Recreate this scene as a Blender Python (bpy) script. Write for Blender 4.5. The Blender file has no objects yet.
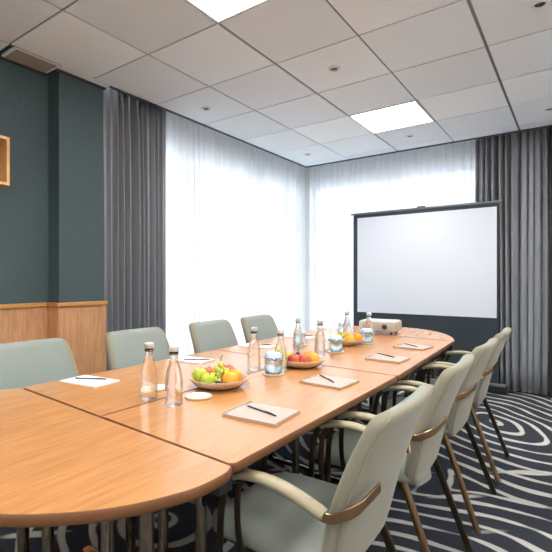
import bpy, bmesh, math, random
from mathutils import Vector, Matrix
random.seed(7)
S = bpy.context.scene
COL = S.collection
PI = math.pi

# ------------------------------------------------------------------ camera, world, light, exposure
EYE = 1.18
cd = bpy.data.cameras.new('camera'); cam = bpy.data.objects.new('camera', cd); COL.objects.link(cam)
FPX = 445.0
cd.sensor_width = 36.0; cd.lens = 36.0 * FPX / 552.0
cd.shift_x = (276 - 251) / 552.0; cd.shift_y = (279 - 276) / 552.0
cd.clip_start = 0.02
cam.location = (0, 0, EYE)
cam.rotation_euler = (PI/2, 0, math.atan2(578-251, FPX))
S.camera = cam

W = bpy.data.worlds.new('overcast_sky'); S.world = W; W.use_nodes = True
bg = W.node_tree.nodes['Background']
bg.inputs[0].default_value = (0.86, 0.93, 1.0, 1); bg.inputs[1].default_value = 10.5

S.view_settings.view_transform = 'Standard'; S.view_settings.look = 'None'
S.cycles.caustics_reflective = False; S.cycles.blur_glossy = 1.0
S.view_settings.gamma = 1.0; S.view_settings.use_curve_mapping = False
S.view_settings.exposure = 0.50
PANEL = 22.0
SPOT_W = 23.0     # power of each recessed spotlight      # strength of the lit ceiling panels

def portal(name, loc, rot, sx, sy):
    l = bpy.data.lights.new(name, 'AREA'); l.shape = 'RECTANGLE'; l.size = sx; l.size_y = sy
    l.cycles.is_portal = True
    o = bpy.data.objects.new(name, l); COL.objects.link(o); o.location = loc; o.rotation_euler = rot
portal('daylight_portal', (-3.34, 3.9, 1.35), (0, -PI/2, 0), 2.44, 3.3)
portal('daylight_portal', (-1.95, 5.72, 1.35), (-PI/2, 0, 0), 2.2, 2.44)

# ------------------------------------------------------------------ materials
def mat(name, col=(.5,.5,.5), rough=.5, metal=0.0, spec=.5, **kw):
    m = bpy.data.materials.new(name); m.use_nodes = True
    b = m.node_tree.nodes['Principled BSDF']
    b.inputs['Base Color'].default_value = (*col, 1); b.inputs['Roughness'].default_value = rough
    b.inputs['Metallic'].default_value = metal; b.inputs['Specular IOR Level'].default_value = spec
    for k, v in kw.items(): b.inputs[k.replace('_', ' ')].default_value = v
    return m
def nt(m): return m.node_tree.nodes, m.node_tree.links, m.node_tree.nodes['Principled BSDF']
def coords(m, scale=(1,1,1), rot=(0,0,0), kind='Object'):
    N, L, b = nt(m)
    tc = N.new('ShaderNodeTexCoord'); mp = N.new('ShaderNodeMapping')
    L.new(tc.outputs[kind], mp.inputs[0]); mp.inputs['Scale'].default_value = scale; mp.inputs['Rotation'].default_value = rot
    return mp.outputs[0]
def noise(m, vec, scale, detail=3, rough=.5):
    N, L, b = nt(m); n = N.new('ShaderNodeTexNoise'); L.new(vec, n.inputs['Vector'])
    n.inputs['Scale'].default_value = scale; n.inputs['Detail'].default_value = detail; n.inputs['Roughness'].default_value = rough
    return n.outputs[0]
def ramp(m, fac, stops):
    N, L, b = nt(m); r = N.new('ShaderNodeValToRGB'); L.new(fac, r.inputs[0])
    e = r.color_ramp.elements
    while len(e) < len(stops): e.new(.5)
    for i, (p, c) in enumerate(stops): e[i].position = p; e[i].color = (*c, 1)
    return r.outputs[0]
def bump(m, fac, strength=.2, dist=.001):
    N, L, b = nt(m); n = N.new('ShaderNodeBump'); L.new(fac, n.inputs['Height'])
    n.inputs['Strength'].default_value = strength; n.inputs['Distance'].default_value = dist
    L.new(n.outputs[0], b.inputs['Normal'])
def base(m, out): N, L, b = nt(m); L.new(out, b.inputs['Base Color'])
def mth(m, op, a, b2=None, c=None, clamp=False):
    N, L, b = nt(m); n = N.new('ShaderNodeMath'); n.operation = op; n.use_clamp = clamp
    for i, v in enumerate((a, b2, c)):
        if v is None: continue
        if isinstance(v, (int, float)): n.inputs[i].default_value = v
        else: L.new(v, n.inputs[i])
    return n.outputs[0]

def wood(name, c1, c2, rough=.3, stretch=(6, .55, 6), coat=0.0):
    m = mat(name, c1, rough); v = coords(m, stretch)
    n = noise(m, v, 9, 3, .55)
    n2 = noise(m, coords(m, (stretch[0]*1.6, stretch[1]*1.2, stretch[2]*1.6)), 12, 1, .4)
    f = mth(m, 'ADD', mth(m, 'MULTIPLY', n, .75), mth(m, 'MULTIPLY', n2, .25))
    base(m, ramp(m, f, [(.3, c2), (.52, c1), (.72, tuple(min(1, x*1.18) for x in c1))]))
    if coat: m.node_tree.nodes['Principled BSDF'].inputs['Coat Weight'].default_value = coat; m.node_tree.nodes['Principled BSDF'].inputs['Coat Roughness'].default_value = .20
    return m
M = {}
M['table'] = wood('cherry_laminate', (.57, .262, .092), (.49, .212, .070), .21)
M['table'].node_tree.nodes['Principled BSDF'].inputs['IOR'].default_value = 2.1; M['table'].node_tree.nodes['Principled BSDF'].inputs['Coat IOR'].default_value = 1.9
M['table_edge'] = mat('table_edging', (.17, .070, .026), .45, spec=.3)
M['wains'] = wood('oak_veneer', (.60, .31, .15), (.46, .215, .095), .45, (6, 6, .6))
M['ledge'] = mat('oak_ledge', (.58, .27, .075), .35)
M['boxwood'] = wood('pale_box_wood', (.68, .37, .13), (.55, .28, .09), .4, (6, 6, 1))
m = mat('teal_wallcovering', (.050, .088, .094), .75, spec=.25); M['wall'] = m
n = noise(m, coords(m, (220, 220, 14)), 1, 2); n2 = noise(m, coords(m, (14, 14, 220)), 1, 2)
f = mth(m, 'ADD', mth(m, 'MULTIPLY', n, .5), mth(m, 'MULTIPLY', n2, .5))
base(m, ramp(m, f, [(.3, (.056, .084, .091)), (.7, (.076, .112, .120))])); bump(m, f, .25, .001)
M['plain_wall'] = mat('painted_wall', (.84, .85, .86), .8)
M['white_wall'] = mat('white_plaster', (.72, .72, .72), .85)
M['dark'] = mat('dark_panel', (.006, .007, .008), .6)
m = mat('mineral_ceiling_tile', (.62, .62, .63), .9, spec=.2); M['tile'] = m
oi = m.node_tree.nodes.new('ShaderNodeTexCoord')
sn = m.node_tree.nodes.new('ShaderNodeVectorMath'); sn.operation = 'FLOOR'
mp = coords(m, (1/.6, 1/.6, 0)); 
ad = m.node_tree.nodes.new('ShaderNodeVectorMath'); ad.operation = 'ADD'; m.node_tree.links.new(mp, ad.inputs[0]); ad.inputs[1].default_value = (2.27/.6+5, .15/.6+5-.5+.0, 0)
m.node_tree.links.new(ad.outputs[0], sn.inputs[0])
wn = m.node_tree.nodes.new('ShaderNodeTexWhiteNoise'); m.node_tree.links.new(sn.outputs[0], wn.inputs['Vector'])
fine = noise(m, coords(m), 160, 2)
f = mth(m, 'ADD', mth(m, 'MULTIPLY', wn.outputs['Value'], .8), mth(m, 'MULTIPLY', fine, .2))
base(m, ramp(m, f, [(.0, (.70, .765, .80)), (.6, (.79, .85, .89)), (1.0, (.90, .95, .97))]))
M['grid'] = mat('ceiling_grid', (.20, .20, .21), .6)
M['rail'] = mat('ceiling_edge_rail', (.045, .050, .055), .5)
M['vent'] = mat('vent_metal', (.40, .33, .26), .6)

def fabric(name, col, rough=.85, sc=900, var=.12, bs=.3):
    m = mat(name, col, rough, spec=.25); m.node_tree.nodes['Principled BSDF'].inputs['Sheen Weight'].default_value = .15
    f = noise(m, coords(m), sc, 2)
    base(m, ramp(m, f, [(.3, tuple(c*(1-var) for c in col)), (.7, tuple(min(1, c*(1+var)) for c in col))])); bump(m, f, bs, .0006)
    return m
M['sage'] = fabric('sage_upholstery', (.265, .300, .272))
M['sage_shaded'] = fabric('shaded_sage_seat_upholstery', (.215, .232, .200))  # same sage fabric, darkened in colour for the shade under the table
M['sage_warm_lit'] = fabric('warm_lit_sage_shell_upholstery', (.285, .260, .192))  # same sage fabric again, warm room light mixed into its colour
M['piping'] = mat('cream_piping', (.30, .27, .19), .6)
M['armpad'] = mat('cream_arm_leather', (.35, .30, .19), .42)
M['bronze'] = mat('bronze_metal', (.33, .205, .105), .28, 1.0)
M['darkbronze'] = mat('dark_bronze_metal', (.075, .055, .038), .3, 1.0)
M['chrome'] = mat('chrome', (.27, .22, .17), .12, 1.0)
M['black'] = mat('black_plastic', (.012, .012, .013), .4)
M['rubber'] = mat('black_rubber', (.015, .015, .015), .8)
m = mat('grey_curtain_cloth', (.23, .24, .265), .42, spec=.6); M['curtain'] = m
m.node_tree.nodes['Principled BSDF'].inputs['Sheen Weight'].default_value = .35
f = noise(m, coords(m, (500, 500, 40)), 1, 2); bump(m, f, .15, .0005)

def sheer():
    m = bpy.data.materials.new('sheer_voile'); m.use_nodes = True; N = m.node_tree.nodes; L = m.node_tree.links
    N.clear(); out = N.new('ShaderNodeOutputMaterial')
    tr = N.new('ShaderNodeBsdfTransparent'); tl = N.new('ShaderNodeBsdfTranslucent'); df = N.new('ShaderNodeBsdfDiffuse')
    tl.inputs[0].default_value = (.93, .95, .97, 1); df.inputs[0].default_value = (.86, .88, .9, 1)
    m1 = N.new('ShaderNodeMixShader'); m1.inputs[0].default_value = .35; L.new(tl.outputs[0], m1.inputs[1]); L.new(df.outputs[0], m1.inputs[2])
    m2 = N.new('ShaderNodeMixShader'); L.new(tr.outputs[0], m2.inputs[1]); L.new(m1.outputs[0], m2.inputs[2])
    tc = N.new('ShaderNodeTexCoord'); mp = N.new('ShaderNodeMapping'); mp.inputs['Scale'].default_value = (60, 60, 3); L.new(tc.outputs['Object'], mp.inputs[0])
    nz = N.new('ShaderNodeTexNoise'); nz.inputs['Scale'].default_value = 1; L.new(mp.outputs[0], nz.inputs['Vector'])
    mr = N.new('ShaderNodeMapRange'); mr.inputs[3].default_value = .78; mr.inputs[4].default_value = 1.0; L.new(nz.outputs[0], mr.inputs[0])
    L.new(mr.outputs[0], m2.inputs[0]); L.new(m2.outputs[0], out.inputs[0]); return m
M['sheer'] = sheer()
M['frame'] = mat('window_frame_white', (.55, .56, .58), .5)
def glassmat(name, col=(1,1,1), ior=1.45, mix=.0, rough=0.0):
    m = bpy.data.materials.new(name); m.use_nodes = True; N = m.node_tree.nodes; L = m.node_tree.links
    N.clear(); out = N.new('ShaderNodeOutputMaterial'); g = N.new('ShaderNodeBsdfGlass')
    g.inputs['Color'].default_value = (*col, 1); g.inputs['IOR'].default_value = ior; g.inputs['Roughness'].default_value = rough
    t = N.new('ShaderNodeBsdfTransparent'); t.inputs[0].default_value = (*col, 1)
    mx = N.new('ShaderNodeMixShader'); mx.inputs[0].default_value = mix
    L.new(g.outputs[0], mx.inputs[1]); L.new(t.outputs[0], mx.inputs[2]); L.new(mx.outputs[0], out.inputs[0]); return m
M['bottle'] = glassmat('clear_bottle_glass', (.97, .985, .98), 1.38, .38)
M['tumbler'] = glassmat('clear_tumbler_glass', (.96, .98, .985), 1.45, .25)
M['pane'] = glassmat('window_glass', (.97, .99, .99), 1.0, 1.0)
M['dimming'] = glassmat('dimming_window_glass', (.405, .41, .415), 1.0, 1.0)  # grey tint added to the panes to dim the sky behind the sheers
M['cap'] = mat('pale_bottle_cap', (.55, .54, .53), .35)
m = mat('printed_paper_cover', (.8, .85, .9), .6); M['cover'] = m
f = noise(m, coords(m, (60, 60, 170)), 1.2, 1)
base(m, ramp(m, f, [(.44, (.80, .86, .92)), (.50, (.22, .50, .72)), (.56, (.07, .30, .55))])); m.node_tree.nodes[-1]
M['cover_top'] = mat('white_paper_cover', (.80, .86, .90), .6)
M['coaster'] = mat('cork_coaster', (.58, .38, .20), .7)
M['coaster_top'] = mat('white_coaster_face', (.78, .74, .68), .7)
M['paper'] = mat('cream_notepad_paper', (.50, .405, .35), .7)
M['whitepaper'] = mat('white_paper', (.85, .84, .82), .7)
M['card'] = mat('kraft_card', (.45, .29, .18), .7)
M['pen'] = mat('dark_pen_barrel', (.05, .05, .06), .3)
M['pentip'] = mat('silver_pen_tip', (.5, .5, .5), .25, 1.0)
M['bowl'] = mat('stoneware_bowl', (.55, .45, .33), .45)
def fruit(name, c1, c2, sc=14, rough=.32, bs=0):
    m = mat(name, c1, rough); f = noise(m, coords(m), sc, 3)
    base(m, ramp(m, f, [(.35, c1), (.68, c2)]))
    if bs: bump(m, noise(m, coords(m), 420, 1), bs, .001)
    return m
M['gapple'] = fruit('green_apple_skin', (.36, .48, .03), (.62, .62, .06))
M['rapple'] = fruit('red_apple_skin', (.52, .035, .025), (.70, .22, .06))
M['orange'] = fruit('orange_peel', (.90, .30, .012), (.95, .40, .02), 10, .4, .5)
M['ggrape'] = mat('green_grape_skin', (.58, .60, .10), .25, Subsurface_Weight=.0)
M['bgrape'] = mat('black_grape_skin', (.045, .018, .045), .3)
M['rgrape'] = mat('red_grape_skin', (.40, .06, .07), .3)
M['stem'] = mat('fruit_stem', (.16, .11, .035), .7)
M['projector'] = mat('pale_grey_projector_plastic', (.50, .48, .43), .45)
M['projgrey'] = mat('grey_projector_trim', (.22, .21, .19), .5)
M['lens'] = mat('dark_lens', (.02, .015, .015), .08)
M['screen_white'] = mat('matt_white_screen', (.64, .67, .73), .85, spec=.1)
M['screen_black'] = mat('black_screen_cloth', (.020, .030, .038), .7)
M['screen_metal'] = mat('grey_screen_rail', (.16, .18, .20), .4, .3)
M['lampring'] = mat('white_lamp_ring', (.72, .72, .72), .4)
def emis(name, col, st):
    m = bpy.data.materials.new(name); m.use_nodes = True; N = m.node_tree.nodes; N.clear()
    e = N.new('ShaderNodeEmission'); e.inputs[0].default_value = (*col, 1); e.inputs[1].default_value = st
    o = N.new('ShaderNodeOutputMaterial'); m.node_tree.links.new(e.outputs[0], o.inputs[0]); return m
M['panel'] = emis('lit_panel_diffuser', (1.0, .985, .96), PANEL)

# carpet: dark blue-grey pile with pale tree-ring lines
def carpet():
    m = mat('ring_patterned_carpet', (.03, .035, .05), .95, spec=.1); N, L, b = nt(m)
    tc = N.new('ShaderNodeTexCoord'); vec = tc.outputs['Object']
    nz = N.new('ShaderNodeTexNoise'); nz.inputs['Scale'].default_value = 1.5; nz.inputs['Detail'].default_value = 1.5; L.new(vec, nz.inputs['Vector'])
    sb = N.new('ShaderNodeVectorMath'); sb.operation = 'SUBTRACT'; L.new(nz.outputs['Color'], sb.inputs[0]); sb.inputs[1].default_value = (.5, .5, .5)
    scn = N.new('ShaderNodeVectorMath'); scn.operation = 'SCALE'; L.new(sb.outputs[0], scn.inputs[0]); scn.inputs['Scale'].default_value = .20
    ad = N.new('ShaderNodeVectorMath'); ad.operation = 'ADD'; L.new(vec, ad.inputs[0]); L.new(scn.outputs[0], ad.inputs[1])
    def dot(v3):
        d = N.new('ShaderNodeVectorMath'); d.operation = 'DOT_PRODUCT'; L.new(ad.outputs[0], d.inputs[0]); d.inputs[1].default_value = v3; return d.outputs['Value']
    U, V = dot((.805, .593, 0)), dot((-.593, .805, 0))
    def radial(cu, cv, ru, rv, off):
        a = mth(m, 'MULTIPLY', mth(m, 'SUBTRACT', U, cu), ru); c = mth(m, 'MULTIPLY', mth(m, 'SUBTRACT', V, cv), rv)
        return mth(m, 'ADD', mth(m, 'SQRT', mth(m, 'ADD', mth(m, 'MULTIPLY', a, a), mth(m, 'MULTIPLY', c, c))), off)
    dist = None
    for args in [(2.02, 3.66, 1.0, .58, 0), (.55, 1.75, .8, 1.1, .0), (2.9, 2.35, .75, 1.0, .62), (-.4, 2.2, .8, .7, .1), (.6, 3.3, 1.0, .6, .25), (3.6, 4.4, 1.0, .6, .3),
                 (1.6, .6, 1, .8, .2), (-1.2, 1.4, 1, 1, .1), (.2, 5.0, 1, .7, .1), (-1.2, 3.6, 1, .8, .2), (3.2, .9, 1, 1, .4)]:
        d = radial(*args)
        dist = d if dist is None else mth(m, 'SMOOTH_MIN', dist, d, .05)
    w = mth(m, 'SINE', mth(m, 'MULTIPLY', dist, 2*PI/.115))
    n2 = noise(m, vec, 3.2, 2)
    n3 = noise(m, vec, 420, 2)
    w2 = mth(m, 'ADD', mth(m, 'ADD', w, mth(m, 'MULTIPLY', mth(m, 'SUBTRACT', n2, .5), 1.5)), mth(m, 'MULTIPLY', mth(m, 'SUBTRACT', n3, .5), .5))
    mask = mth(m, 'MULTIPLY', mth(m, 'SUBTRACT', w2, .62), 6.0, None, True)
    far = radial(.2, -1.6, .55, 1.0, 0)
    wb = mth(m, 'ADD', mth(m, 'SINE', mth(m, 'MULTIPLY', far, 2*PI/.33)), mth(m, 'MULTIPLY', mth(m, 'SUBTRACT', noise(m, vec, 2.1, 2), .5), 1.6))
    near_c = mth(m, 'MULTIPLY', mth(m, 'SUBTRACT', radial(2.02, 3.66, 1.0, .58, 0), .52), 8.0, None, True)
    maskb = mth(m, 'MULTIPLY', mth(m, 'MULTIPLY', mth(m, 'SUBTRACT', wb, 1.0), 8.0, None, True), near_c)
    mask = mth(m, 'MAXIMUM', mask, maskb)
    dk = ramp(m, n3, [(.40, (.008, .010, .015)), (.62, (.060, .066, .082))])
    lt = ramp(m, n3, [(.35, (.36, .35, .32)), (.65, (.58, .56, .52))])
    mx = N.new('ShaderNodeMix'); mx.data_type = 'RGBA'; L.new(mask, mx.inputs[0]); L.new(dk, mx.inputs[6]); L.new(lt, mx.inputs[7])
    base(m, mx.outputs[2]); bump(m, n3, .5, .002); return m
M['carpet'] = carpet()

# ------------------------------------------------------------------ mesh helpers
def obj(name, bm, m, parent=None, smooth=False, label=None):
    me = bpy.data.meshes.new(name); bmesh.ops.recalc_face_normals(bm, faces=bm.faces); bm.to_mesh(me); bm.free()
    for mm in (m if isinstance(m, (list, tuple)) else [m]): me.materials.append(mm)
    if smooth:
        for p in me.polygons: p.use_smooth = True
    o = bpy.data.objects.new(name, me); COL.objects.link(o)
    if parent: o.parent = parent
    if label: o['label'] = label
    return o
def smart(o, ang=40):
    me = o.data
    for p in me.polygons: p.use_smooth = True
    bm = bmesh.new(); bm.from_mesh(me)
    for e in bm.edges:
        if len(e.link_faces) == 2 and e.calc_face_angle(0) > math.radians(ang): e.smooth = False
    bm.to_mesh(me); bm.free(); return o
def bevel(o, w, seg=2):
    md = o.modifiers.new('bevel', 'BEVEL'); md.width = w; md.segments = seg; md.limit_method = 'ANGLE'; return o
def thing(name, label, cat, loc=(0,0,0), rz=0, group=None):
    o = bpy.data.objects.new(name, None); o.empty_display_size = .05; COL.objects.link(o)
    o.location = loc; o.rotation_euler = (0, 0, rz); tag(o, label, cat, group); return o
def tag(o, label, cat, group=None):
    o['label'] = label; o['category'] = cat
    if group: o['group'] = group
    return o
def struct(o): o['kind'] = 'structure'; return o
def box(bm, x0, x1, y0, y1, z0, z1, mi=0):
    v = [bm.verts.new(p) for p in ((x0,y0,z0),(x1,y0,z0),(x1,y1,z0),(x0,y1,z0),(x0,y0,z1),(x1,y0,z1),(x1,y1,z1),(x0,y1,z1))]
    for f in ((0,3,2,1),(4,5,6,7),(0,1,5,4),(1,2,6,5),(2,3,7,6),(3,0,4,7)):
        bm.faces.new([v[i] for i in f]).material_index = mi
    return bm
def BM(): return bmesh.new()
def prism(bm, pts, z0, z1, mi=0):
    a = [bm.verts.new((x, y, z0)) for x, y in pts]; b = [bm.verts.new((x, y, z1)) for x, y in pts]
    bm.faces.new(a[::-1]).material_index = mi; bm.faces.new(b).material_index = mi
    n = len(pts)
    for i in range(n): bm.faces.new((a[i], a[(i+1)%n], b[(i+1)%n], b[i])).material_index = mi
    return bm
def lathe(bm, prof, n=28, c=(0,0,0), close=False, mi=0):
    rings = []
    for r, z in prof:
        if r < 1e-6: rings.append([bm.verts.new((c[0], c[1], c[2]+z))])
        else: rings.append([bm.verts.new((c[0]+r*math.cos(2*PI*k/n), c[1]+r*math.sin(2*PI*k/n), c[2]+z)) for k in range(n)])
    pr = list(zip(rings, rings[1:])) + ([(rings[-1], rings[0])] if close else [])
    for a, b in pr:
        for k in range(n):
            q = [a[k % len(a)], a[(k+1) % len(a)], b[(k+1) % len(b)], b[k % len(b)]]
            u = []
            for v in q:
                if v not in u: u.append(v)
            if len(u) > 2: bm.faces.new(u).material_index = mi
    return bm
def catmull(P, n=6):
    P = [Vector(p) for p in P]; Q = [P[0]*2-P[1]] + P + [P[-1]*2-P[-2]]; out = []
    for i in range(1, len(Q)-2):
        for k in range(n):
            t = k/n; a, b, c, d = Q[i-1:i+3]
            out.append(.5*((2*b)+(c-a)*t+(2*a-5*b+4*c-d)*t*t+(3*b-a-3*c+d)*t**3))
    out.append(P[-1]); return out
def sweep(bm, P, rx, ry, side=(0,1,0), n=12, smooth=6, pw=2.0, taper=None, mi=0):
    """tube along P; rx half-size along 'side', ry half-size across it"""
    P = catmull(P, smooth) if smooth else [Vector(p) for p in P]
    side = Vector(side); rings = []
    for i, p in enumerate(P):
        t = (P[min(i+1, len(P)-1)]-P[max(i-1, 0)]).normalized()
        s = (side - t*side.dot(t)).normalized(); u = t.cross(s)
        k = 1.0 if not taper else taper(i/(len(P)-1))
        r = []
        for j in range(n):
            a = 2*PI*(j+.5)/n; ca, sa = math.cos(a), math.sin(a)
            q = (abs(ca)**pw+abs(sa)**pw)**(-1/pw)
            r.append(bm.verts.new(p + s*(rx*k*ca*q) + u*(ry*k*sa*q)))
        rings.append(r)
    for a, b in zip(rings, rings[1:]):
        for j in range(n): bm.faces.new((a[j], a[(j+1)%n], b[(j+1)%n], b[j])).material_index = mi
    bm.faces.new(rings[0][::-1]).material_index = mi; bm.faces.new(rings[-1]).material_index = mi
    return bm
def dup(root, loc=None, rz=None, label=None, group=None):
    r = root.copy(); COL.objects.link(r)
    for ch in list(root.children):
        c = ch.copy(); COL.objects.link(c); c.parent = r
        for g in list(ch.children):
            d = g.copy(); COL.objects.link(d); d.parent = c
    if loc is not None: r.location = loc
    if rz is not None: r.rotation_euler = (0, 0, rz)
    if label: r['label'] = label
    if group: r['group'] = group
    return r

# ------------------------------------------------------------------ room shell
CE = 2.65; PK = 2.82
XR = 1.7; YR = -1.9
struct(obj('floor', box(BM(), -3.6, XR+.1, YR-.1, 5.9, -.05, 0), M['carpet']))
# ceiling: backing slab, tiles with gaps, rails
xs = [-2.87+.6*i for i in range(8)]; xs[0] = -2.87
ys = [-2.25+.6*j for j in range(13)]
PANELS = {(2, 6), (2, 10), (2, 2), (6, 6), (6, 10), (6, 2)}   # (column, row) tiles that are lamps
bm = BM()
box(bm, -2.87, XR+.1, YR-.1, 5.12, CE+.05, CE+.08, 1); box(bm, -3.3, -2.87, YR-.1, 2.1, CE+.05, CE+.08, 1)
gp = .006
for i, x0 in enumerate(xs):
    x1 = min(x0+.6, XR+.1)
    for j, y0 in enumerate(ys):
        ya, yb = max(y0, YR-.1), min(y0+.6, 5.12)
        if yb-ya < .02 or x1-x0 < .02: continue
        if (i, j) in PANELS: continue
        g1 = .013 if i in (2, 4, 6) else gp
        box(bm, x0+g1, x1-gp, ya+gp, yb-gp, CE, CE+.02, 0)
box(bm, -3.09, -2.874, YR-.1, 1.35, CE, CE+.02, 0)          # narrow cut tiles along the left wall
box(bm, -2.945, -2.874, 1.705, 2.1, CE, CE+.02, 0)
for i, x0 in enumerate(xs):                                    # recessed grid seen in the gaps
    box(bm, x0-.016, x0+.016, YR-.1, 5.12, CE+.006, CE+.03, 1)
for j, y0 in enumerate(ys):
    if y0 > YR-.1: box(bm, -3.09 if y0 < 1.4 else -2.87, XR+.1, y0-.012, y0+.012, CE+.006, CE+.03, 1)
box(bm, -3.35, -2.86, 2.1, 5.8, PK, PK+.04, 0); box(bm, -2.86, XR+.1, 5.12, 5.8, PK, PK+.04, 0)   # curtain pocket above
struct(obj('ceiling', bm, [M['tile'], M['grid']]))
bm = BM()
box(bm, -2.884, -2.866, 2.1, 5.142, CE-.010, PK); box(bm, -2.884, XR, 5.122, 5.142, CE-.010, PK)
struct(obj('trim_1', bm, M['rail']))
bm = BM(); box(bm, -2.95, -2.925, 1.70, 2.1, CE-.012, CE+.02); box(bm, -3.087, -3.065, YR, 1.70, CE-.012, CE+.02)
struct(obj('trim_2', bm, M['rail']))
# vent in the cut tile by the column
v = thing('ceiling_hatch', 'narrow brownish cut panel in the ceiling beside the teal wall column', 'ceiling hatch', (-3.0, 1.545, CE))
obj('frame', box(BM(), -.082, .118, -.155, .155, 0, .015), M['tile'], v)
obj('panel', box(BM(), -.070, .104, -.138, .138, -.002, .0), M['vent'], v)

WX = -3.25; WY = 5.65
def wall(name, boxes, m):
    bm = BM()
    for b in boxes: box(bm, *b)
    return struct(obj(name, bm, m))
# left wall with its column, then the window wall
bm = BM()
box(bm, -3.25, -3.085, YR, 1.725, 0, PK)
box(bm, -3.25, -2.945, 1.725, 2.088, 0, PK)
struct(obj('wall_left', bm, M['wall']))
wall('wall_window_left', [(-3.45, WX, 2.1, 5.85, 0, .12), (-3.45, WX, 2.1, 5.85, 2.50, PK), (-3.45, WX, 2.1, 2.26, .12, 2.5), (-3.45, WX, 5.50, 5.85, .12, 2.5)], M['white_wall'])
wall('wall_back', [(-3.25, XR+.1, WY, WY+.2, 0, .12), (-3.25, XR+.1, WY, WY+.2, 2.50, PK), (-3.25, -3.10, WY, WY+.2, .12, 2.5), (-.84, XR+.1, WY, WY+.2, .12, 2.5)], M['white_wall'])
wall('wall_right', [(XR, XR+.1, YR, 5.85, 0, PK)], M['plain_wall'])
wall('wall_rear', [(-3.25, XR+.1, YR-.1, YR, 0, PK)], M['plain_wall'])
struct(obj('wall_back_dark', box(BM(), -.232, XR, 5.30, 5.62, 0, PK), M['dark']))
# wainscot and ledge
bm = BM(); box(bm, -3.085, -3.070, YR, 1.714, .08, .985); box(bm, -3.08, -2.934, 1.713, 1.725, .08, .985); box(bm, -2.945, -2.933, 1.725, 2.105, .08, .985)
struct(obj('trim_3', bm, M['wains']))
bm = BM(); box(bm, -3.085, -3.055, YR, 1.699, .985, 1.012); box(bm, -3.085, -2.918, 1.699, 1.725, .985, 1.012); box(bm, -2.945, -2.918, 1.725, 2.110, .985, 1.012)
struct(bevel(obj('trim_4', bm, M['ledge']), .003))
bm = BM(); box(bm, -3.085, -3.068, YR, 1.712, 0, .08); box(bm, -3.08, -2.931, 1.711, 1.725, 0, .08); box(bm, -2.945, -2.931, 1.725, 2.107, 0, .08)
struct(obj('baseboard_left', bm, M['black']))

# windows behind the sheers
def window(name, axis, a0, a1, c, nm, pm='dimming', z0=.12, z1=2.5):
    bm = BM(); t, d = .05, .06
    def bb(a, b, za, zb):
        if axis == 'y': box(bm, c-d, c, a, b, za, zb)
        else: box(bm, a, b, c, c+d, za, zb)
    bb(a0, a1, z0, z0+t); bb(a0, a1, z1-t, z1)
    for k in range(nm+1):
        a = a0+(a1-a0)*k/nm; bb(max(a0, a-t/2), min(a1, a+t/2), z0, z1)
    if z0 < .5: bb(a0, a1, 1.88, 1.94); bb(a0, a1, 1.29, 1.34)
    w = struct(obj(name, bm, M['frame']))
    bm = BM()
    if axis == 'y': box(bm, c-.04, c-.034, a0, a1, z0, z1)
    else: box(bm, a0, a1, c+.034, c+.04, z0, z1)
    obj('pane', bm, M[pm], w)
window('window_1', 'y', 2.26, 5.50, WX, 3)
window('window_2', 'x', -3.10, -.84, WY, 2)

# ------------------------------------------------------------------ curtains
def drape(name, axis, a0, a1, c, z0, z1, wl, amp, m, nu, seed, th=0.0, nz=10, pinch=.55):
    rnd = random.Random(seed); ph = [rnd.uniform(0, 6.28) for _ in range(6)]
    bm = BM(); rows = []
    for j in range(nz+1):
        f = j/nz; z = z0+(z1-z0)*f; row = []
        for i in range(nu+1):
            s = (a1-a0)*i/nu
            w = 2*PI*s/wl + .9*math.sin(2*PI*s/(wl*3.3)+ph[0]) + .5*math.sin(2*PI*s/(wl*7.1)+ph[1])
            k = amp*(1-pinch*f**6)*(.72+.28*math.sin(s*11+ph[2]))
            o = k*math.sin(w) + .25*k*math.sin(2.1*w+ph[3]+.6*f) + .10*k*math.sin(s*40+3*f+ph[5])
            t = .25*wl*math.cos(w)*(.6+.4*(1-f))*.5 + .006*math.sin(s*13+f*2.5+ph[4])
            row.append(bm.verts.new((c+o, a0+s+t, z) if axis == 'y' else (a0+s+t, c+o, z)))
        rows.append(row)
    for a, b in zip(rows, rows[1:]):
        for i in range(nu): bm.faces.new((a[i], a[i+1], b[i+1], b[i]))
    o = obj(name, bm, m, smooth=True)
    if th: md = o.modifiers.new('cloth', 'SOLIDIFY'); md.thickness = th
    return o
tag(drape('curtain', 'y', 2.086, 2.765, -2.985, .015, PK-.01, .062, .066, M['curtain'], 420, 21, .002), 'grey floor length curtain gathered beside the teal column', 'curtain')
tag(drape('curtain', 'x', -.905, -.25, 5.37, .015, PK-.01, .066, .070, M['curtain'], 420, 5, .002), 'grey floor length curtain right of the projection screen', 'curtain')
tag(drape('sheer_curtain', 'y', 2.55, 5.49, -3.105, .02, PK-.01, .085, .026, M['sheer'], 620, 8, 0, 4, .3), 'white sheer curtain over the long window behind the left chairs', 'curtain')
tag(drape('sheer_curtain', 'x', -3.055, -.80, 5.515, .02, PK-.01, .085, .026, M['sheer'], 480, 9, 0, 4, .3), 'white sheer curtain over the window behind the projection screen', 'curtain')

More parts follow.
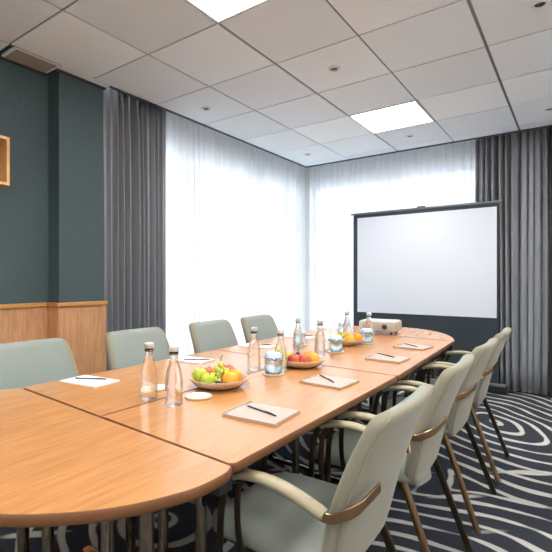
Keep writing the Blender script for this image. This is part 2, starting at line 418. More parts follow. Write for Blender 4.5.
# ------------------------------------------------------------------ ceiling lamps
def lamp_panel(i, j, label):
    cx, cy = xs[i]+.3, ys[j]+.3
    t = thing('ceiling_light_panel', label, 'ceiling light', (cx, cy, CE), 0, 'square ceiling light panels')
    bm = BM()
    for s in (-1, 1):
        box(bm, min(s*.296, s*.280), max(s*.296, s*.280), -.296, .296, -.004, .02)
        box(bm, -.280, .280, min(s*.296, s*.280), max(s*.296, s*.280), -.004, .02)
    obj('frame', bm, M['lampring'], t)
    obj('diffuser', box(BM(), -.28, .28, -.28, .28, .002, .015), M['panel'], t)
lamp_panel(2, 6, 'lit square ceiling panel cut by the top edge of the picture')
lamp_panel(2, 10, 'lit square ceiling panel above the far part of the table')
for i, j in ((2, 2), (6, 6), (6, 10), (6, 2)): lamp_panel(i, j, 'lit square ceiling panel outside the view')
def spot(x, y, label):
    t = thing('recessed_spotlight', label, 'ceiling light', (x, y, CE), 0, 'small recessed ceiling spotlights')
    o = obj('ring', lathe(BM(), [(.026, 0), (.028, -.007), (.036, -.008), (.043, -.003), (.043, 0)], 28), M['lampring'], t, True)
    obj('lamp', lathe(BM(), [(0, -.001), (.026, -.002), (.026, .0), (0, .0)], 24), M['black'], t)
    obj('bulb', lathe(BM(), [(0, -.006), (.008, -.005), (.011, -.001), (0, 0)], 14), M['chrome'], t)
def lit(x, y):
    l = bpy.data.lights.new('spotlight_beam', 'SPOT'); l.energy = SPOT_W; l.color = (1.0, .97, .93); l.spot_size = math.radians(95); l.spot_blend = .9; l.shadow_soft_size = .03
    o = bpy.data.objects.new('spotlight_beam', l); COL.objects.link(o); o.location = (x, y, CE-.012)
for px in (-2.58, -1.38, -.18, 1.02):
    for py in (-.75, 1.05, 2.85, 4.64): lit(px, py)
spot(-2.585, 2.86, 'small round ceiling spotlight nearest the grey curtain by the column')
spot(-1.374, 2.85, 'small round ceiling spotlight between the two lit panels')
spot(-.164, 2.83, 'small round ceiling spotlight in the top right corner of the view')
spot(-2.57, 4.63, 'small round ceiling spotlight nearest the corner where the sheers meet')
spot(-1.39, 4.65, 'small round ceiling spotlight just beyond the far lit panel')
spot(-.20, 4.63, 'small round ceiling spotlight above the right grey curtain')

# ------------------------------------------------------------------ box shelf on the left wall
t = thing('box_shelf', 'light wooden open box shelf mounted on the dark wall', 'shelf', (-3.085, 1.28, 1.955))
y0, y1, z0, z1, w = -.33, .112, -.172, .138, .018
bm = BM(); box(bm, 0, .13, y0, y1, z0, z0+w); box(bm, 0, .13, y0, y1, z1-w, z1); box(bm, 0, .13, y1-w, y1, z0+w, z1-w); box(bm, 0, .13, y0, y0+w, z0+w, z1-w)
obj('frame', bm, M['boxwood'], t); obj('back_panel', box(BM(), .0, .008, y0+w, y1-w, z0+w, z1-w), M['dark'], t)

# ------------------------------------------------------------------ projection screen
SY = 5.215
t = thing('projection_screen', 'white pull-up projection screen with dark border and black drop to the floor', 'projection screen', (-1.445, SY, 0))
o = obj('floor_case', box(BM(), -.83, .865, -.06, .06, 0.012, .085), M['black'], t); bevel(o, .012, 3)
o = obj('case_lid', box(BM(), -.82, .855, -.045, .03, .085, .098), M['screen_metal'], t); bevel(o, .004)
for sx in (-.6, .62): bevel(obj('foot', box(BM(), sx-.03, sx+.03, -.10, .10, 0, .014), M['black'], t), .003)
obj('black_border', box(BM(), -.806, .786, .0, .004, .095, 1.975), M['screen_black'], t)
# picture surface
obj('white_surface', box(BM(), -.752, .768, -.003, .0, .775, 1.930), M['screen_white'], t)
bm = BM(); sweep(bm, [(-.835, .002, 1.982), (.822, .002, 1.982)], .014, .012, smooth=0, pw=3); o = obj('top_rail', bm, M['screen_metal'], t)
o = obj('handle', box(BM(), -.035, .055, -.01, .014, 1.993, 2.006), M['black'], t)
obj('support_pole', lathe(BM(), [(0, .09), (.012, .09), (.012, 1.975), (0, 1.975)], 12, (0, .03, 0)), M['chrome'], t, True)

# ------------------------------------------------------------------ tables
TT = .72; TH = .029; K = .07; XL, XM, XRt = -1.905, -1.290, -.685
def seam(y0, x): return y0 + (K if y0 < 3 else .125)*(XRt-x)
FAR = .052      # the far sections stand slightly askew
def fx(y): return -FAR if y > 3 else 0.0
def tabletop(t, pts, ox, oy):
    """laminate top with rounded wooden edging, outline pts in world xy"""
    loc = [(x-ox, y-oy) for x, y in pts]; n = len(loc)
    def inset(d):
        out = []
        for i in range(n):
            a, b, c = Vector(loc[i-1]), Vector(loc[i]), Vector(loc[(i+1) % n])
            e1, e2 = (b-a).normalized(), (c-b).normalized(); n1, n2 = Vector((-e1.y, e1.x)), Vector((-e2.y, e2.x))
            k = (n1+n2); k = k/max(k.dot(k)/2, .3); out.append((b + k*d)[:])
        return out
    prism(bm := BM(), inset(.004), TT-.006, TT); obj('tabletop', bm, M['table'], t)
    bm = BM(); rings = []
    for d, z in ((.0045, TT-.0008), (.002, TT-.003), (0, TT-.009), (0, TT-TH+.010), (.003, TT-TH+.003), (.009, TT-TH)):
        rings.append([bm.verts.new((x, y, z)) for x, y in inset(d)])
    for a, b in zip(rings, rings[1:]):
        for i in range(n): bm.faces.new((a[i], a[(i+1)%n], b[(i+1)%n], b[i]))
    bm.faces.new(rings[-1])
    bm.faces.new([v for v in rings[0]][::-1])
    smart(obj('edging', bm, M['table_edge'], t), 50)
def tleg(t, x, y, hw, along='x', sp=.09):
    """folding leg: two chrome uprights on a long foot, dark beam under the top"""
    bm = BM()
    for s in (-1, 1):
        px, py = (x+s*sp, y) if along == 'x' else (x, y+s*sp)
        lathe(bm, [(0, .03), (.019, .03), (.019, TT-TH-.03), (0, TT-TH-.03)], 16, (px, py, 0))
    smart(obj('leg', bm, M['chrome'], t))
    bm = BM(); sweep(bm, [(x-hw, y, .022), (x-hw*.5, y, .03), (x+hw*.5, y, .03), (x+hw, y, .022)] if along == 'x' else [(x, y-hw, .022), (x, y-hw*.5, .03), (x, y+hw*.5, .03), (x, y+hw, .022)],
                  .024, .012, (0,1,0) if along == 'x' else (1,0,0), 10, 4, 2.6)
    smart(obj('foot_bar', bm, M['chrome'], t))
    bm = BM(); box(bm, x-hw*.9, x+hw*.9, y-.02, y+.02, TT-TH-.045, TT-TH) if along == 'x' else box(bm, x-.02, x+.02, y-hw*.9, y+hw*.9, TT-TH-.045, TT-TH)
    obj('support_beam', bm, M['black'], t)
def rect_table(x0, x1, ya, yb, label):
    g = .0022; cx, cy = (x0+x1)/2, (ya+yb)/2
    t = thing('conference_table', label, 'table', (cx, cy, 0), 0, 'rectangular sections of the conference table')
    def rc(px, py, r, a0, fl): return [(px+r*math.cos(a0+fl*k*PI/8), py+r*math.sin(a0+fl*k*PI/8)) for k in range(5)]
    r = .022
    P = [(x0+g, seam(ya, x0)+g), (x1-g, seam(ya, x1)+g), (x1-g+fx(yb), seam(yb, x1)-g), (x0+g+fx(yb), seam(yb, x0)-g)]
    pts = []
    for (px, py), a0, sx, sy in zip(P, (PI, 1.5*PI, 0, .5*PI), (1, -1, -1, 1), (1, 1, -1, -1)):
        outer = px > XRt-.07 or px < XL+.02
        rr = r if outer else .006
        pts += rc(px+sx*rr, py+sy*rr, rr, a0, 1)
    tabletop(t, pts, cx, cy)
    hw = .25
    off = .10 if x0 < -1.5 else -.10
    tleg(t, off, (seam(ya, cx)-cy)+.20, hw-.05); tleg(t, off+fx(yb), (seam(yb, cx)-cy)-.14, hw-.05)
    s = -1 if x0 < -1.5 else 1
    bm = BM(); box(bm, -.22, -.20, ya-cy+.12, yb-cy-.08, TT-TH-.05, TT-TH); box(bm, .20, .22, ya-cy+.12, yb-cy-.08, TT-TH-.05, TT-TH)
    obj('apron', bm, M['darkbronze'], t)
    return t
Y1, Y2, Y3 = .858, 2.112, 3.533
rect_table(XM, XRt, Y1, Y2, 'rectangular table section nearest the camera on the right, under the first notepad')
rect_table(XL, XM, Y1, Y2, 'rectangular table section in the near left, under the white sheet of paper')
rect_table(XM, XRt, Y2, Y3, 'rectangular table section on the far right, carrying the third notepad')
rect_table(XL, XM, Y2, Y3, 'rectangular table section on the far left by the windows')
def end_table(near, label):
    Y = Y1 if near else Y3; g = .0022; cx = (XL+XRt)/2 - (0 if near else FAR); r = (XRt-XL)/2
    t = thing('rounded_end_table', label, 'table', (cx, seam(Y, cx), 0), 0, 'rounded end sections of the conference table')
    oy = seam(Y, cx); pts = []
    # half outline from the corner to the middle of the curve: (distance from the centre line / half width, depth)
    H = [(1.0, .0), (1.02, .03), (1.024, .075), (1.016, .13), (.985, .19), (.93, .265), (.86, .33), (.775, .388), (.68, .44), (.56, .49), (.42, .53), (.22, .556), (0, .562)] if near else \
        [(1.0, .0), (.99, .04), (.965, .10), (.92, .19), (.86, .28), (.78, .37), (.66, .47), (.52, .555), (.36, .62), (.18, .66), (0, .672)]
    full = [(u*r, d) for u, d in H] + [(-u*r, d) for u, d in H[-2::-1]]
    full = [full[0]] + [tuple(v[:2]) for v in catmull([(x, d, 0) for x, d in full], 4)][1:-1] + [full[-1]]
    for px, d in full:
        if near: px = -px; d = -d
        pts.append((cx+px, seam(Y, cx+px)+d + (-g if near else g)))
    tabletop(t, pts, cx, oy)
    s = -1 if near else 1
    for dx in (-.19, .34): tleg(t, dx, s*.13 - K*dx, .14, 'x', .08)
    bm = BM(); box(bm, r-.075, r-.030, -.06 if near else .01, -.01 if near else .06, TT-TH-.050, TT-TH)
    o = obj('corner_latch', bm, M['black'], t)
    return t
end_table(True, 'rounded end table in the foreground')
end_table(False, 'rounded end table nearest the projection screen')

# ------------------------------------------------------------------ chairs (local +X faces the table)
def back_profile(z):           # centre line of the backrest
    f = (z-.40)/.47; return -.126 - .162*f + .018*math.sin(PI*f)
def make_chair(label):
    t = thing('conference_chair', label, 'chair')
    # backrest: padded shell
    Z0, Z1 = .392, .865; NU, NV = 24, 30
    def hw(z):
        f = (z-Z0)/(Z1-Z0); w = .205+.036*math.sin(PI*min(1, f*1.02)*.5+.0)*(1-f)*2.1*.9 + .008*f
        w = .206 + .026*math.sin(PI*f) + .008*f
        rt, rb = .042, .085
        if z > Z1-rt: w -= rt-math.sqrt(max(0, rt*rt-(z-(Z1-rt))**2))
        if z < Z0+rb: w -= rb-math.sqrt(max(0, rb*rb-(Z0+rb-z)**2))
        return w
    bm = BM(); fr, bk = [], []
    for j in range(NV+1):
        u = j/NV; z = Z0+(Z1-Z0)*(.5-.5*math.cos(PI*u)); w = hw(z); a, b = [], []
        for i in range(NU+1):
            s = math.sin(PI*(i/NU-.5)); y = s*w
            wing = .024*(abs(y)/.24)**2.4 * (.5+.5*(z-Z0)/(Z1-Z0))
            ed = min((w-abs(y))/.022, (Z1-z)/.020, (z-Z0)/.020, 1.0); ed = max(ed, 0)
            th = .024*math.sqrt(max(0, 1-(1-ed)**2)) + .0006
            x = back_profile(z)+wing; crown = .004*(1-s*s)
            a.append(bm.verts.new((x+th+crown*ed, y, z))); b.append(bm.verts.new((x-th*.9, y, z)))
        fr.append(a); bk.append(b)
    for R in (fr, bk):
        for a, b in zip(R, R[1:]):
            for i in range(NU):
                bm.faces.new((a[i], a[i+1], b[i+1], b[i])).material_index = 0 if (R is fr and 4 <= i < NU-4) else 1
    for j in range(NV+0):
        bm.faces.new((fr[j][0], fr[j+1][0], bk[j+1][0], bk[j][0])); bm.faces.new((fr[j][-1], fr[j+1][-1], bk[j+1][-1], bk[j][-1]))
    for i in range(NU):
        bm.faces.new((fr[0][i], fr[0][i+1], bk[0][i+1], bk[0][i])); bm.faces.new((fr[-1][i], fr[-1][i+1], bk[-1][i+1], bk[-1][i]))
    bmesh.ops.remove_doubles(bm, verts=bm.verts, dist=.0004)
    br = obj('backrest', bm, [M['sage'], M['sage_warm_lit']], t, True)
    # piping round the rear rim
    pts = []
    zz = [Z0+.012+(Z1-Z0-.024)*(.5-.5*math.cos(PI*k/22)) for k in range(23)]
    def rim(z, s):
        w = max(0, hw(z)-.008); y = s*w; wing = .024*(abs(y)/.24)**2.4*(.5+.5*(z-Z0)/(Z1-Z0)); return (back_profile(z)+wing-.0185, y, z)
    pts = [rim(z, 1) for z in zz] + [rim(z, -1) for z in zz[::-1]]
    bm = BM(); sweep(bm, pts+[pts[0]], .0022, .0022, (1,0,0), 8, 0); obj('piping', bm, M['piping'], br, True, 'cream piping round the rim')
    # seat cushion
    bm = BM(); XA, XB = -.138, .305; NX, NY = 28, 20; tp, bt = [], []
    for j in range(NX+1):
        u = .5-.5*math.cos(PI*j/NX); x = XA+(XB-XA)*u
        w = .222; rf, rb = .12, .05
        if x > XB-rf: w -= (rf-math.sqrt(max(0, rf*rf-(x-(XB-rf))**2)))
        if x < XA+rb: w -= (rb-math.sqrt(max(0, rb*rb-(XA+rb-x)**2)))
        a, b = [], []
        for i in range(NY+1):
            s = math.sin(PI*(i/NY-.5)); y = s*w
            ed = max(0, min((w-abs(y))/.035, (XB-x)/.05, (x-XA)/.03, 1)); q = math.sqrt(max(0, 1-(1-ed)**2))
            zc = .440 - .012*max(0, (x-.12)/.18)**2
            a.append(bm.verts.new((x, y, zc+.003+.027*q+.004*(1-s*s)*ed))); b.append(bm.verts.new((x, y, zc-.003-.018*q)))
        tp.append(a); bt.append(b)
    for R in (tp, bt):
        for a, b in zip(R, R[1:]):
            for i in range(NY): bm.faces.new((a[i], a[i+1], b[i+1], b[i]))
    for j in range(NX):
        bm.faces.new((tp[j][0], tp[j+1][0], bt[j+1][0], bt[j][0])); bm.faces.new((tp[j][-1], tp[j+1][-1], bt[j+1][-1], bt[j][-1]))
    for i in range(NY):
        bm.faces.new((tp[0][i], tp[0][i+1], bt[0][i+1], bt[0][i])); bm.faces.new((tp[-1][i], tp[-1][i+1], bt[-1][i+1], bt[-1][i]))
    bmesh.ops.remove_doubles(bm, verts=bm.verts, dist=.0004)
    obj('seat', bm, M['sage_shaded'], t, True)
    bm = BM(); prism(bm, [(-.11,-.19),(.2,-.195),(.26,-.12),(.26,.12),(.2,.195),(-.11,.19)], .402, .424)
    bevel(obj('seat_pan', bm, M['black'], t), .006)
    for s in (-1, 1):
        # front leg rises into the arm
        bm = BM(); sweep(bm, [(.112, s*.262, .640), (.146, s*.263, .615), (.166, s*.264, .54), (.178, s*.264, .36), (.215, s*.262, .0)], .006, .011, (0,1,0), 10, 6, 2.6)
        lf = smart(obj('leg', bm, M['darkbronze'], t)); 
        # inner loop down to the seat rail
        bm = BM(); sweep(bm, [(.098, s*.252, .640), (.118, s*.250, .60), (.122, s*.246, .50), (.108, s*.240, .425), (.06, s*.228, .395), (-.02, s*.215, .398), (-.09, s*.19, .412)], .005, .010, (0,1,0), 10, 6, 2.6)
        smart(obj('side_bracket', bm, M['darkbronze'], t))
        # rear leg
        bm = BM(); sweep(bm, [(-.100, s*.196, .425), (-.142, s*.207, .33), (-.264, s*.232, .0)], .010, .0135, (0,1,0), 10, 3, 3.2)
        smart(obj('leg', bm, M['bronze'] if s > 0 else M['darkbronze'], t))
        # arm
        bm = BM(); sweep(bm, [(.128, s*.258, .640), (.100, s*.260, .652), (.02, s*.264, .661), (-.06, s*.266, .652), (-.152, s*.264, .622)], .0215, .0125, (0,1,0), 14, 7, 2.3,
                         taper=lambda f: 1 if .06 < f < .97 else (.78 if f <= .06 else .85))
        ar = smart(obj('armrest', bm, M['armpad'], t))
        bm = BM(); sweep(bm, [(-.140, s*.266, .617), (-.170, s*.264, .617), (-.205, s*.256, .634), (-.226, s*.238, .648), (-.2345, s*.205, .657), (-.2400, s*.165, .664), (-.2425, s*.145, .668)] if s > 0 else [(-.140, s*.266, .617), (-.160, s*.264, .618), (-.190, s*.250, .628), (-.200, s*.236, .636)], .0125, .0030, (0,0,1), 12, 5, 6.0)
        smart(obj('arm_bracket', bm, M['bronze'], ar))
    return t
LR = ['nearest the camera on the right side', 'second from the camera on the right side', 'third from the camera on the right side', 'farthest on the right side, nearest the projection screen']
LL = ['nearest the teal wall on the left side', 'in front of the grey curtain by the column', 'in front of the sheer curtain, third on the left side', 'farthest on the left side by the sheer curtain']
ch0 = make_chair('')
for k, y in enumerate((1.215, 1.875, 2.525, 3.15)):
    c = ch0 if k == 0 else dup(ch0)
    c.location = (-.635, y, 0); c.rotation_euler = (0, 0, PI + (0, .02, -.015, .01)[k])
    tag(c, 'sage upholstered conference chair with cream arms, ' + LR[k], 'chair', 'sage conference chairs around the table')
for k, (x, y) in enumerate(((-1.975, 1.135), (-1.97, 1.81), (-1.96, 2.505), (-1.96, 3.105))):
    c = dup(ch0); c.location = (x, y, 0); c.rotation_euler = (0, 0, (.0, -.02, .01, .0)[k])
    tag(c, 'sage upholstered conference chair ' + LL[k], 'chair', 'sage conference chairs around the table')

# ------------------------------------------------------------------ bottles, glasses, coasters
def make_bottle():
    t = thing('water_bottle', '', 'bottle')
    prof = [(0, .002), (.026, .0), (.0315, .004), (.0325, .012), (.0325, .085), (.031, .105), (.026, .130), (.019, .150), (.0150, .165), (.0145, .188), (.0165, .190), (.0165, .196), (.0145, .198), (0, .198)]
    obj('glass_body', lathe(BM(), prof, 36), M['bottle'], t, True)
    o = obj('cap', lathe(BM(), [(.0162, .196), (.0178, .197), (.0182, .206), (.0175, .2145), (.014, .216), (0, .216)], 28), M['cap'], t, True)
    obj('collar_ring', lathe(BM(), [(.0155, .183), (.0178, .185), (.0178, .189), (.0155, .191)], 28, close=True), M['chrome'], t, True)
    return t
BL = [(-1.325, 1.143, 'clear water bottle at the left of the near pair by the paper sheet', 1),
      (-1.189, 1.143, 'clear water bottle closest to the camera, beside a white coaster', 1),
      (-1.327, 1.832, 'clear water bottle just beyond the near fruit bowl', 1),
      (-1.201, 1.885, 'clear water bottle right behind the glass on the near coaster, red apples seen through it', .95),
      (-1.462, 2.504, 'clear water bottle behind the bowl of red apples, left of the table', .95),
      (-1.242, 2.386, 'clear water bottle left of the glass near the table middle', 1),
      (-1.451, 3.239, 'clear water bottle behind the far fruit bowl', .98),
      (-1.230, 3.128, 'clear water bottle in front of the projector', 1.0)]
b0 = make_bottle()
for k, (x, y, lb, sc) in enumerate(BL):
    o = b0 if k == 0 else dup(b0); o.location = (x, y, TT); o.scale = (sc, sc, sc)
    tag(o, lb, 'bottle', 'water bottles on the conference table')
def make_coaster():
    t = thing('round_coaster', '', 'coaster')
    o = obj('base', lathe(BM(), [(0, 0), (.052, 0), (.054, .002), (.054, .006), (.052, .007), (0, .007)], 36), M['coaster'], t); smart(o)
    obj('face', lathe(BM(), [(0, .0072), (.048, .0072), (.048, .0078), (0, .0080)], 36), M['coaster_top'], t)
    return t
c0 = make_coaster()
CL = [(-1.190, 1.275, 'empty white-faced round coaster between the near bottle and the fruit bowl'),
      (-1.420, 1.270, 'empty round coaster behind the near pair of bottles'),
      (-1.182, 1.790, 'round coaster under the inverted glass beside the near fruit bowls'),
      (-1.222, 2.560, 'round coaster under the inverted glass before the far fruit bowl'),
      (-1.215, 3.050, 'round coaster under the inverted glass before the far bottle'),
      (-1.556, 2.690, 'round coaster under the inverted glass left of the table middle'),
      (-1.560, 3.400, 'round coaster under the inverted glass farthest down the left side')]
for k, (x, y, lb) in enumerate(CL):
    o = c0 if k == 0 else dup(c0); o.location = (x, y, TT); tag(o, lb, 'coaster', 'round coasters on the table')
def make_glass():
    t = thing('inverted_tumbler', '', 'glass')
    obj('glass_body', lathe(BM(), [(.0425, 0), (.0425, .045), (.0405, .075), (.036, .090), (.028, .094), (.0, .095), (0, .090), (.027, .089), (.034, .085), (.038, .073), (.0403, .045), (.0403, 0)], 40, close=True), M['tumbler'], t, True)
    cv = obj('paper_cover', lathe(BM(), [(.0430, .066), (.0420, .077), (.0378, .092), (.0372, .0915), (.0414, .0765), (.0425, .066)], 36, close=True), M['cover'], t, True)
    obj('cover_top', lathe(BM(), [(0, .0975), (.030, .0970), (.0378, .092), (.0370, .0915), (0, .0965)], 36), M['cover_top'], cv, True)
    return t
g0 = make_glass()
GL = [(2, 'clear glass upside down with blue and white paper cover, nearest of the glasses'),
      (3, 'clear glass upside down with paper cover, beside the far fruit bowl'),
      (4, 'clear glass upside down with paper cover, in front of the projector'),
      (5, 'clear glass upside down with paper cover, behind the bowl of red apples'),
      (6, 'clear glass upside down with paper cover, farthest on the left side')]
for k, (ci, lb) in enumerate(GL):
    o = g0 if k == 0 else dup(g0); o.location = (CL[ci][0], CL[ci][1], TT+.008); tag(o, lb, 'glass', 'upside-down glasses on coasters')

# ------------------------------------------------------------------ notepads and pens
def make_pad():
    t = thing('spiral_notepad', '', 'notepad')
    bevel(obj('pages', box(BM(), -.100, .100, -.086, .086, .0035, .010), M['paper'], t), .0008)
    obj('backing_card', box(BM(), -.102, .102, -.088, .088, 0, .0035), M['card'], t)
    bm = BM()
    for k in range(17):
        y = -.080+.010*k
        pts = [(-.094+.007*math.cos(a), y+.001*math.sin(a*.5), .006+.007*math.sin(a)) for a in [2*PI*q/10 for q in range(11)]]
        sweep(bm, pts, .0012, .0012, (0,1,0), 5, 0)
    obj('spiral_binding', bm, M['pentip'], t, True)
    return t
def make_pen():
    t = thing('ballpoint_pen', '', 'pen')
    bm = BM(); lathe(bm, [(0, 0), (.0035, .001), (.0030, .012), (.0030, .140), (.0022, .146), (0, .147)], 14)
    bmesh.ops.rotate(bm, verts=bm.verts, matrix=Matrix.Rotation(PI/2, 3, 'Y')); bmesh.ops.translate(bm, verts=bm.verts, vec=(-.07, 0, .0036)); obj('barrel', bm, M['pen'], t, True)
    bm = BM(); lathe(bm, [(0, -.012), (.0010, -.011), (.0030, .0), (0, .001)], 12)
    bmesh.ops.rotate(bm, verts=bm.verts, matrix=Matrix.Rotation(PI/2, 3, 'Y')); bmesh.ops.translate(bm, verts=bm.verts, vec=(-.07, 0, .0036)); obj('tip', bm, M['pentip'], t, True)
    bm = BM(); box(bm, .02, .058, -.0015, .0015, .0068, .0080); obj('clip', bm, M['pen'], t)
    return t
pd0, pn0 = make_pad(), make_pen()
PR = [(-.863, 1.235, 'cream spiral notepad nearest the camera, in front of the closest right chair', (-.947, 1.258), (-.794, 1.218)),
      (-.888, 1.795, 'cream spiral notepad second from the camera along the right edge', (-.983, 1.869), (-.842, 1.755)),
      (-.878, 2.515, 'cream spiral notepad third along the right edge, just past the cross seam', (-.985, 2.618), (-.837, 2.521)),
      (-.892, 3.050, 'cream spiral notepad farthest along the right edge', (-.983, 3.127), (-.847, 3.006))]
PT = TT+.010
for k, (x, y, lb, a, b) in enumerate(PR):
    o = pd0 if k == 0 else dup(pd0); o.location = (x, y, TT); o.rotation_euler = (0, 0, (.06, -.06, -.02, -.12)[k]); tag(o, lb, 'notepad', 'spiral notepads on the right side')
    p = pn0 if k == 0 else dup(pn0)
    p.location = ((a[0]+b[0])/2+.003, (a[1]+b[1])/2, PT); p.rotation_euler = (0, 0, math.atan2(b[1]-a[1], b[0]-a[0]))
    tag(p, 'dark slim pen lying on the ' + ('nearest', 'second', 'third', 'farthest')[k] + ' notepad of the right side', 'pen', 'dark pens on the notepads')
PL = [(-1.765, 1.180, 'white note sheet by the nearest left chair', (-1.853, 1.153), (-1.708, 1.235), .12),
      (-1.765, 1.830, 'white note sheet left of the near fruit bowl', (-1.79, 1.782), (-1.659, 1.879), .1),
      (-1.765, 2.48, 'white note sheet third along the left edge', (-1.82, 2.44), (-1.69, 2.54), .05),
      (-1.765, 3.08, 'white note sheet farthest along the left edge', (-1.82, 3.04), (-1.69, 3.14), .05)]
sheet0 = None
for k, (x, y, lb, a, b, r) in enumerate(PL):
    if sheet0 is None:
        o = sheet0 = thing('note_paper', '', 'paper')
        bevel(obj('sheets', box(BM(), -.115, .115, -.070, .070, .001, .0055), M['whitepaper'], o), .0006)
        obj('backing_card', box(BM(), -.116, .116, -.071, .071, 0, .001), M['card'], o)
    else: o = dup(sheet0)
    o.location = (x, y, TT); o.rotation_euler = (0, 0, r); tag(o, lb, 'paper', 'white note sheets on the left side')
    p = dup(pn0); p.location = ((a[0]+b[0])/2, (a[1]+b[1])/2, TT+.0055); p.rotation_euler = (0, 0, math.atan2(b[1]-a[1], b[0]-a[0]))
    tag(p, 'dark slim pen lying on the ' + ('nearest', 'second', 'third', 'farthest')[k] + ' white sheet of the left side', 'pen', 'dark pens on the notepads')

# ------------------------------------------------------------------ fruit
def make_bowl(label, loc):
    t = thing('fruit_bowl', label, 'bowl', loc)
    prof = [(0, 0), (.060, 0), (.070, .003), (.103, .014), (.121, .031), (.1275, .041), (.1265, .0435), (.1225, .0425), (.115, .033), (.098, .018), (.068, .008), (0, .007)]
    obj('bowl_body', lathe(BM(), prof, 56), M['bowl'], t, True)
def ball(name, m, r, loc, label, cat, group, kind='apple', rot=(0,0,0)):
    t = thing(name, label, cat, loc, 0, group); t.rotation_euler = rot
    n = 16; prof = []
    for k in range(n+1):
        a = -PI/2+PI*k/n; R, z = r*math.cos(a), r*math.sin(a)
        if kind == 'apple':
            z += r*.93; z -= r*.22*math.exp(-(R/(r*.32))**2)*(1 if a > 0 else -.55); R *= 1+.06*math.sin(a)
        else: z = z*.94 + r*.94
        prof.append((max(R, 0) if 0 < k < n else 0, z))
    obj('skin', lathe(BM(), prof, 26), m, t, True)
    if kind == 'apple':
        bm = BM(); sweep(bm, [(0, 0, r*1.62), (.001, 0, r*1.8), (.004, .001, r*2.05)], .0014, .0014, (0,1,0), 6, 3); obj('stalk', bm, M['stem'], t, True)
    else: obj('navel', lathe(BM(), [(0, r*1.865), (.003, r*1.885), (.004, r*1.875), (.0045, r*1.85)], 10), M['stem'], t, True)
    return t
def grapes(m, loc, n, spread, label, seed, rb=.0095, zmax=.03):
    t = thing('grape_bunch', label, 'grapes', loc, 0, None); rnd = random.Random(seed); me = None; pts = []
    tries = 0
    while len(pts) < n and tries < 6000:
        tries += 1; a = rnd.uniform(0, 6.28); q = math.sqrt(rnd.random()); x, y = spread[0]*q*math.cos(a), spread[1]*q*math.sin(a); z = rnd.uniform(0, zmax*(1.15-q))
        if all((x-p[0])**2+(y-p[1])**2+(z-p[2])**2 > (1.75*rb)**2 for p in pts): pts.append((x, y, z))
    proto = None
    for p in pts:
        if proto is None:
            bm = BM(); bmesh.ops.create_uvsphere(bm, u_segments=14, v_segments=9, radius=rb); o = proto = obj('grape', bm, m, t, True)
        else:
            o = proto.copy(); COL.objects.link(o); o.parent = t
        o.location = (p[0], p[1], p[2]+rb); s = rnd.uniform(.92, 1.08); o.scale = (s, s, s*rnd.uniform(1, 1.15))
    bm = BM(); sweep(bm, [(0, 0, .012), (.002, .0, .035), (-.004, .004, zmax+.028), (.004, .006, zmax+.045)], .0014, .0014, (0,1,0), 6, 4)
    sweep(bm, [(-.004, .004, zmax+.028), (-.016, -.004, zmax+.036)], .0012, .0012, (0,1,0), 6, 2)
    obj('stem', bm, M['stem'], t, True); return t
RT = Vector((.805, .593, 0)); FW = Vector((-.593, .805, 0))
def inb(c, r, f, z): v = Vector((c[0], c[1], TT)) + RT*r + FW*f; return (v.x, v.y, TT+z)
B1 = (-1.235, 1.452)
make_bowl('round stoneware bowl full of mixed fruit, nearest the camera', (B1[0], B1[1], TT))
G = 'fruit in the near bowl'
ball('green_apple', M['gapple'], .033, inb(B1, -.080, -.020, .021), 'green apple at the left rim of the near bowl', 'fruit', G)
ball('green_apple', M['gapple'], .032, inb(B1, -.046, -.066, .014), 'green apple at the front left of the near bowl', 'fruit', G, rot=(.3, .1, 1))
ball('red_apple', M['rapple'], .032, inb(B1, -.050, .045, .016), 'red apple at the back left of the near bowl', 'fruit', G)
ball('red_apple', M['rapple'], .032, inb(B1, .036, .066, .020), 'red apple at the back right of the near bowl', 'fruit', G)
ball('orange', M['orange'], .034, inb(B1, .048, -.052, .018), 'orange at the front right of the near bowl', 'fruit', G, 'orange', (.5, .4, 0))
ball('orange', M['orange'], .035, inb(B1, .076, .012, .023), 'orange at the right rim of the near bowl', 'fruit', G, 'orange', (.9, .2, 0))
grapes(M['ggrape'], inb(B1, .008, -.006, .024), 70, (.046, .056), 'bunch of green grapes in the middle of the near bowl', 3, .0108, .066)
grapes(M['bgrape'], inb(B1, .012, -.088, .022), 9, (.034, .012), 'black grapes at the front rim of the near bowl', 5, .0088, .012)
B2 = (-1.178, 2.050)
make_bowl('round stoneware bowl with red apples and oranges, in the middle', (B2[0], B2[1], TT)); G = 'fruit in the middle bowl'
ball('red_apple', M['rapple'], .034, inb(B2, .010, -.062, .013), 'red apple at the front of the middle bowl', 'fruit', G)
ball('red_apple', M['rapple'], .033, inb(B2, -.045, -.050, .013), 'red apple at the front left of the middle bowl', 'fruit', G, rot=(.2, .2, 0))
ball('orange', M['orange'], .035, inb(B2, .068, -.030, .020), 'orange at the right rim of the middle bowl', 'fruit', G, 'orange', (.7, 0, 0))
ball('orange', M['orange'], .034, inb(B2, .035, .045, .020), 'orange at the back of the middle bowl', 'fruit', G, 'orange', (.2, .5, 0))
ball('green_apple', M['gapple'], .034, inb(B2, -.082, .008, .016), 'green apple at the left rim of the middle bowl', 'fruit', G)
grapes(M['bgrape'], inb(B2, -.010, .012, .014), 22, (.028, .034), 'bunch of dark grapes in the middle bowl', 8, .0095, .050)
B3 = (-1.315, 2.905)
make_bowl('round stoneware bowl with oranges and green fruit, farthest from the camera', (B3[0], B3[1], TT)); G = 'fruit in the far bowl'
ball('orange', M['orange'], .036, inb(B3, .030, -.055, .013), 'orange at the front of the far bowl', 'fruit', G, 'orange', (.7, .1, 0))
ball('orange', M['orange'], .035, inb(B3, .072, .006, .022), 'orange at the right rim of the far bowl', 'fruit', G, 'orange', (.1, .7, 0))
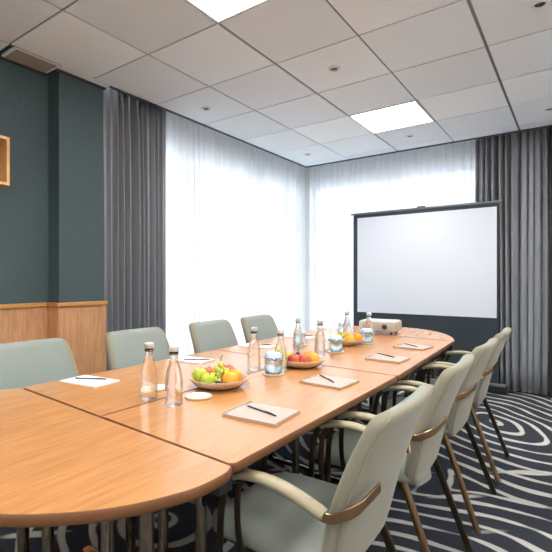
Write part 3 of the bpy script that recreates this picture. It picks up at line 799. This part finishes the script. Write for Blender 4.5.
ball('orange', M['orange'], .034, inb(B3, .022, .055, .020), 'orange at the back of the far bowl', 'fruit', G, 'orange')
ball('green_apple', M['gapple'], .034, inb(B3, -.068, -.025, .014), 'green apple at the left of the far bowl', 'fruit', G)
grapes(M['ggrape'], inb(B3, -.030, .035, .014), 26, (.032, .034), 'bunch of green grapes at the back left of the far bowl', 11, .0100, .055)

# ------------------------------------------------------------------ projector
t = thing('projector', 'pale grey low projector standing on the far end of the table', 'projector', (-1.36, 3.72, TT), .10)
W2, D2 = .155, .125
def rrect(w, d, r, n=5):
    out = []
    for cx, cy, a0 in ((w-r, d-r, 0), (-w+r, d-r, PI/2), (-w+r, -d+r, PI), (w-r, -d+r, 1.5*PI)):
        out += [(cx+r*math.cos(a0+PI/2*k/n), cy+r*math.sin(a0+PI/2*k/n)) for k in range(n+1)]
    return out
bm = BM(); rings = []
for s, z in ((.86, .022), (.95, .026), (1, .040), (1, .092), (.97, .104), (.90, .110), (.5, .113)):
    rings.append([bm.verts.new((x*s, y*s, z)) for x, y in rrect(W2, D2, .03)])
for a, b in zip(rings, rings[1:]):
    n = len(a)
    for i in range(n): bm.faces.new((a[i], a[(i+1)%n], b[(i+1)%n], b[i]))
bm.faces.new(rings[0][::-1]); bm.faces.new(rings[-1])
smart(obj('housing', bm, M['projector'], t), 35)
bm = BM(); lathe(bm, [(0, .012), (.020, .012), (.024, .014), (.027, .0), (0, 0)], 24); bmesh.ops.rotate(bm, verts=bm.verts, matrix=Matrix.Rotation(PI/2, 3, 'X')); bmesh.ops.translate(bm, verts=bm.verts, vec=(.065, -.121, .064))
ls = smart(obj('lens', bm, M['projgrey'], t))
bm = BM(); lathe(bm, [(0, .018), (.014, .015), (.017, .012), (0, .012)], 20); bmesh.ops.rotate(bm, verts=bm.verts, matrix=Matrix.Rotation(PI/2, 3, 'X')); bmesh.ops.translate(bm, verts=bm.verts, vec=(.065, -.121, .064))
obj('lens_glass', bm, M['lens'], ls, True)
bm = BM()
for k in range(6): box(bm, -.11+.014*k, -.11+.014*k+.006, -.1262, -.123, .045, .078)
obj('front_grille', bm, M['projgrey'], t)
for x, y in ((-.11, -.085), (.11, -.085), (-.11, .085), (.11, .085)):
    smart(obj('foot', lathe(BM(), [(0, 0), (.010, 0), (.010, .012), (.007, .024), (0, .024)], 14, (x, y, 0)), M['black'], t))
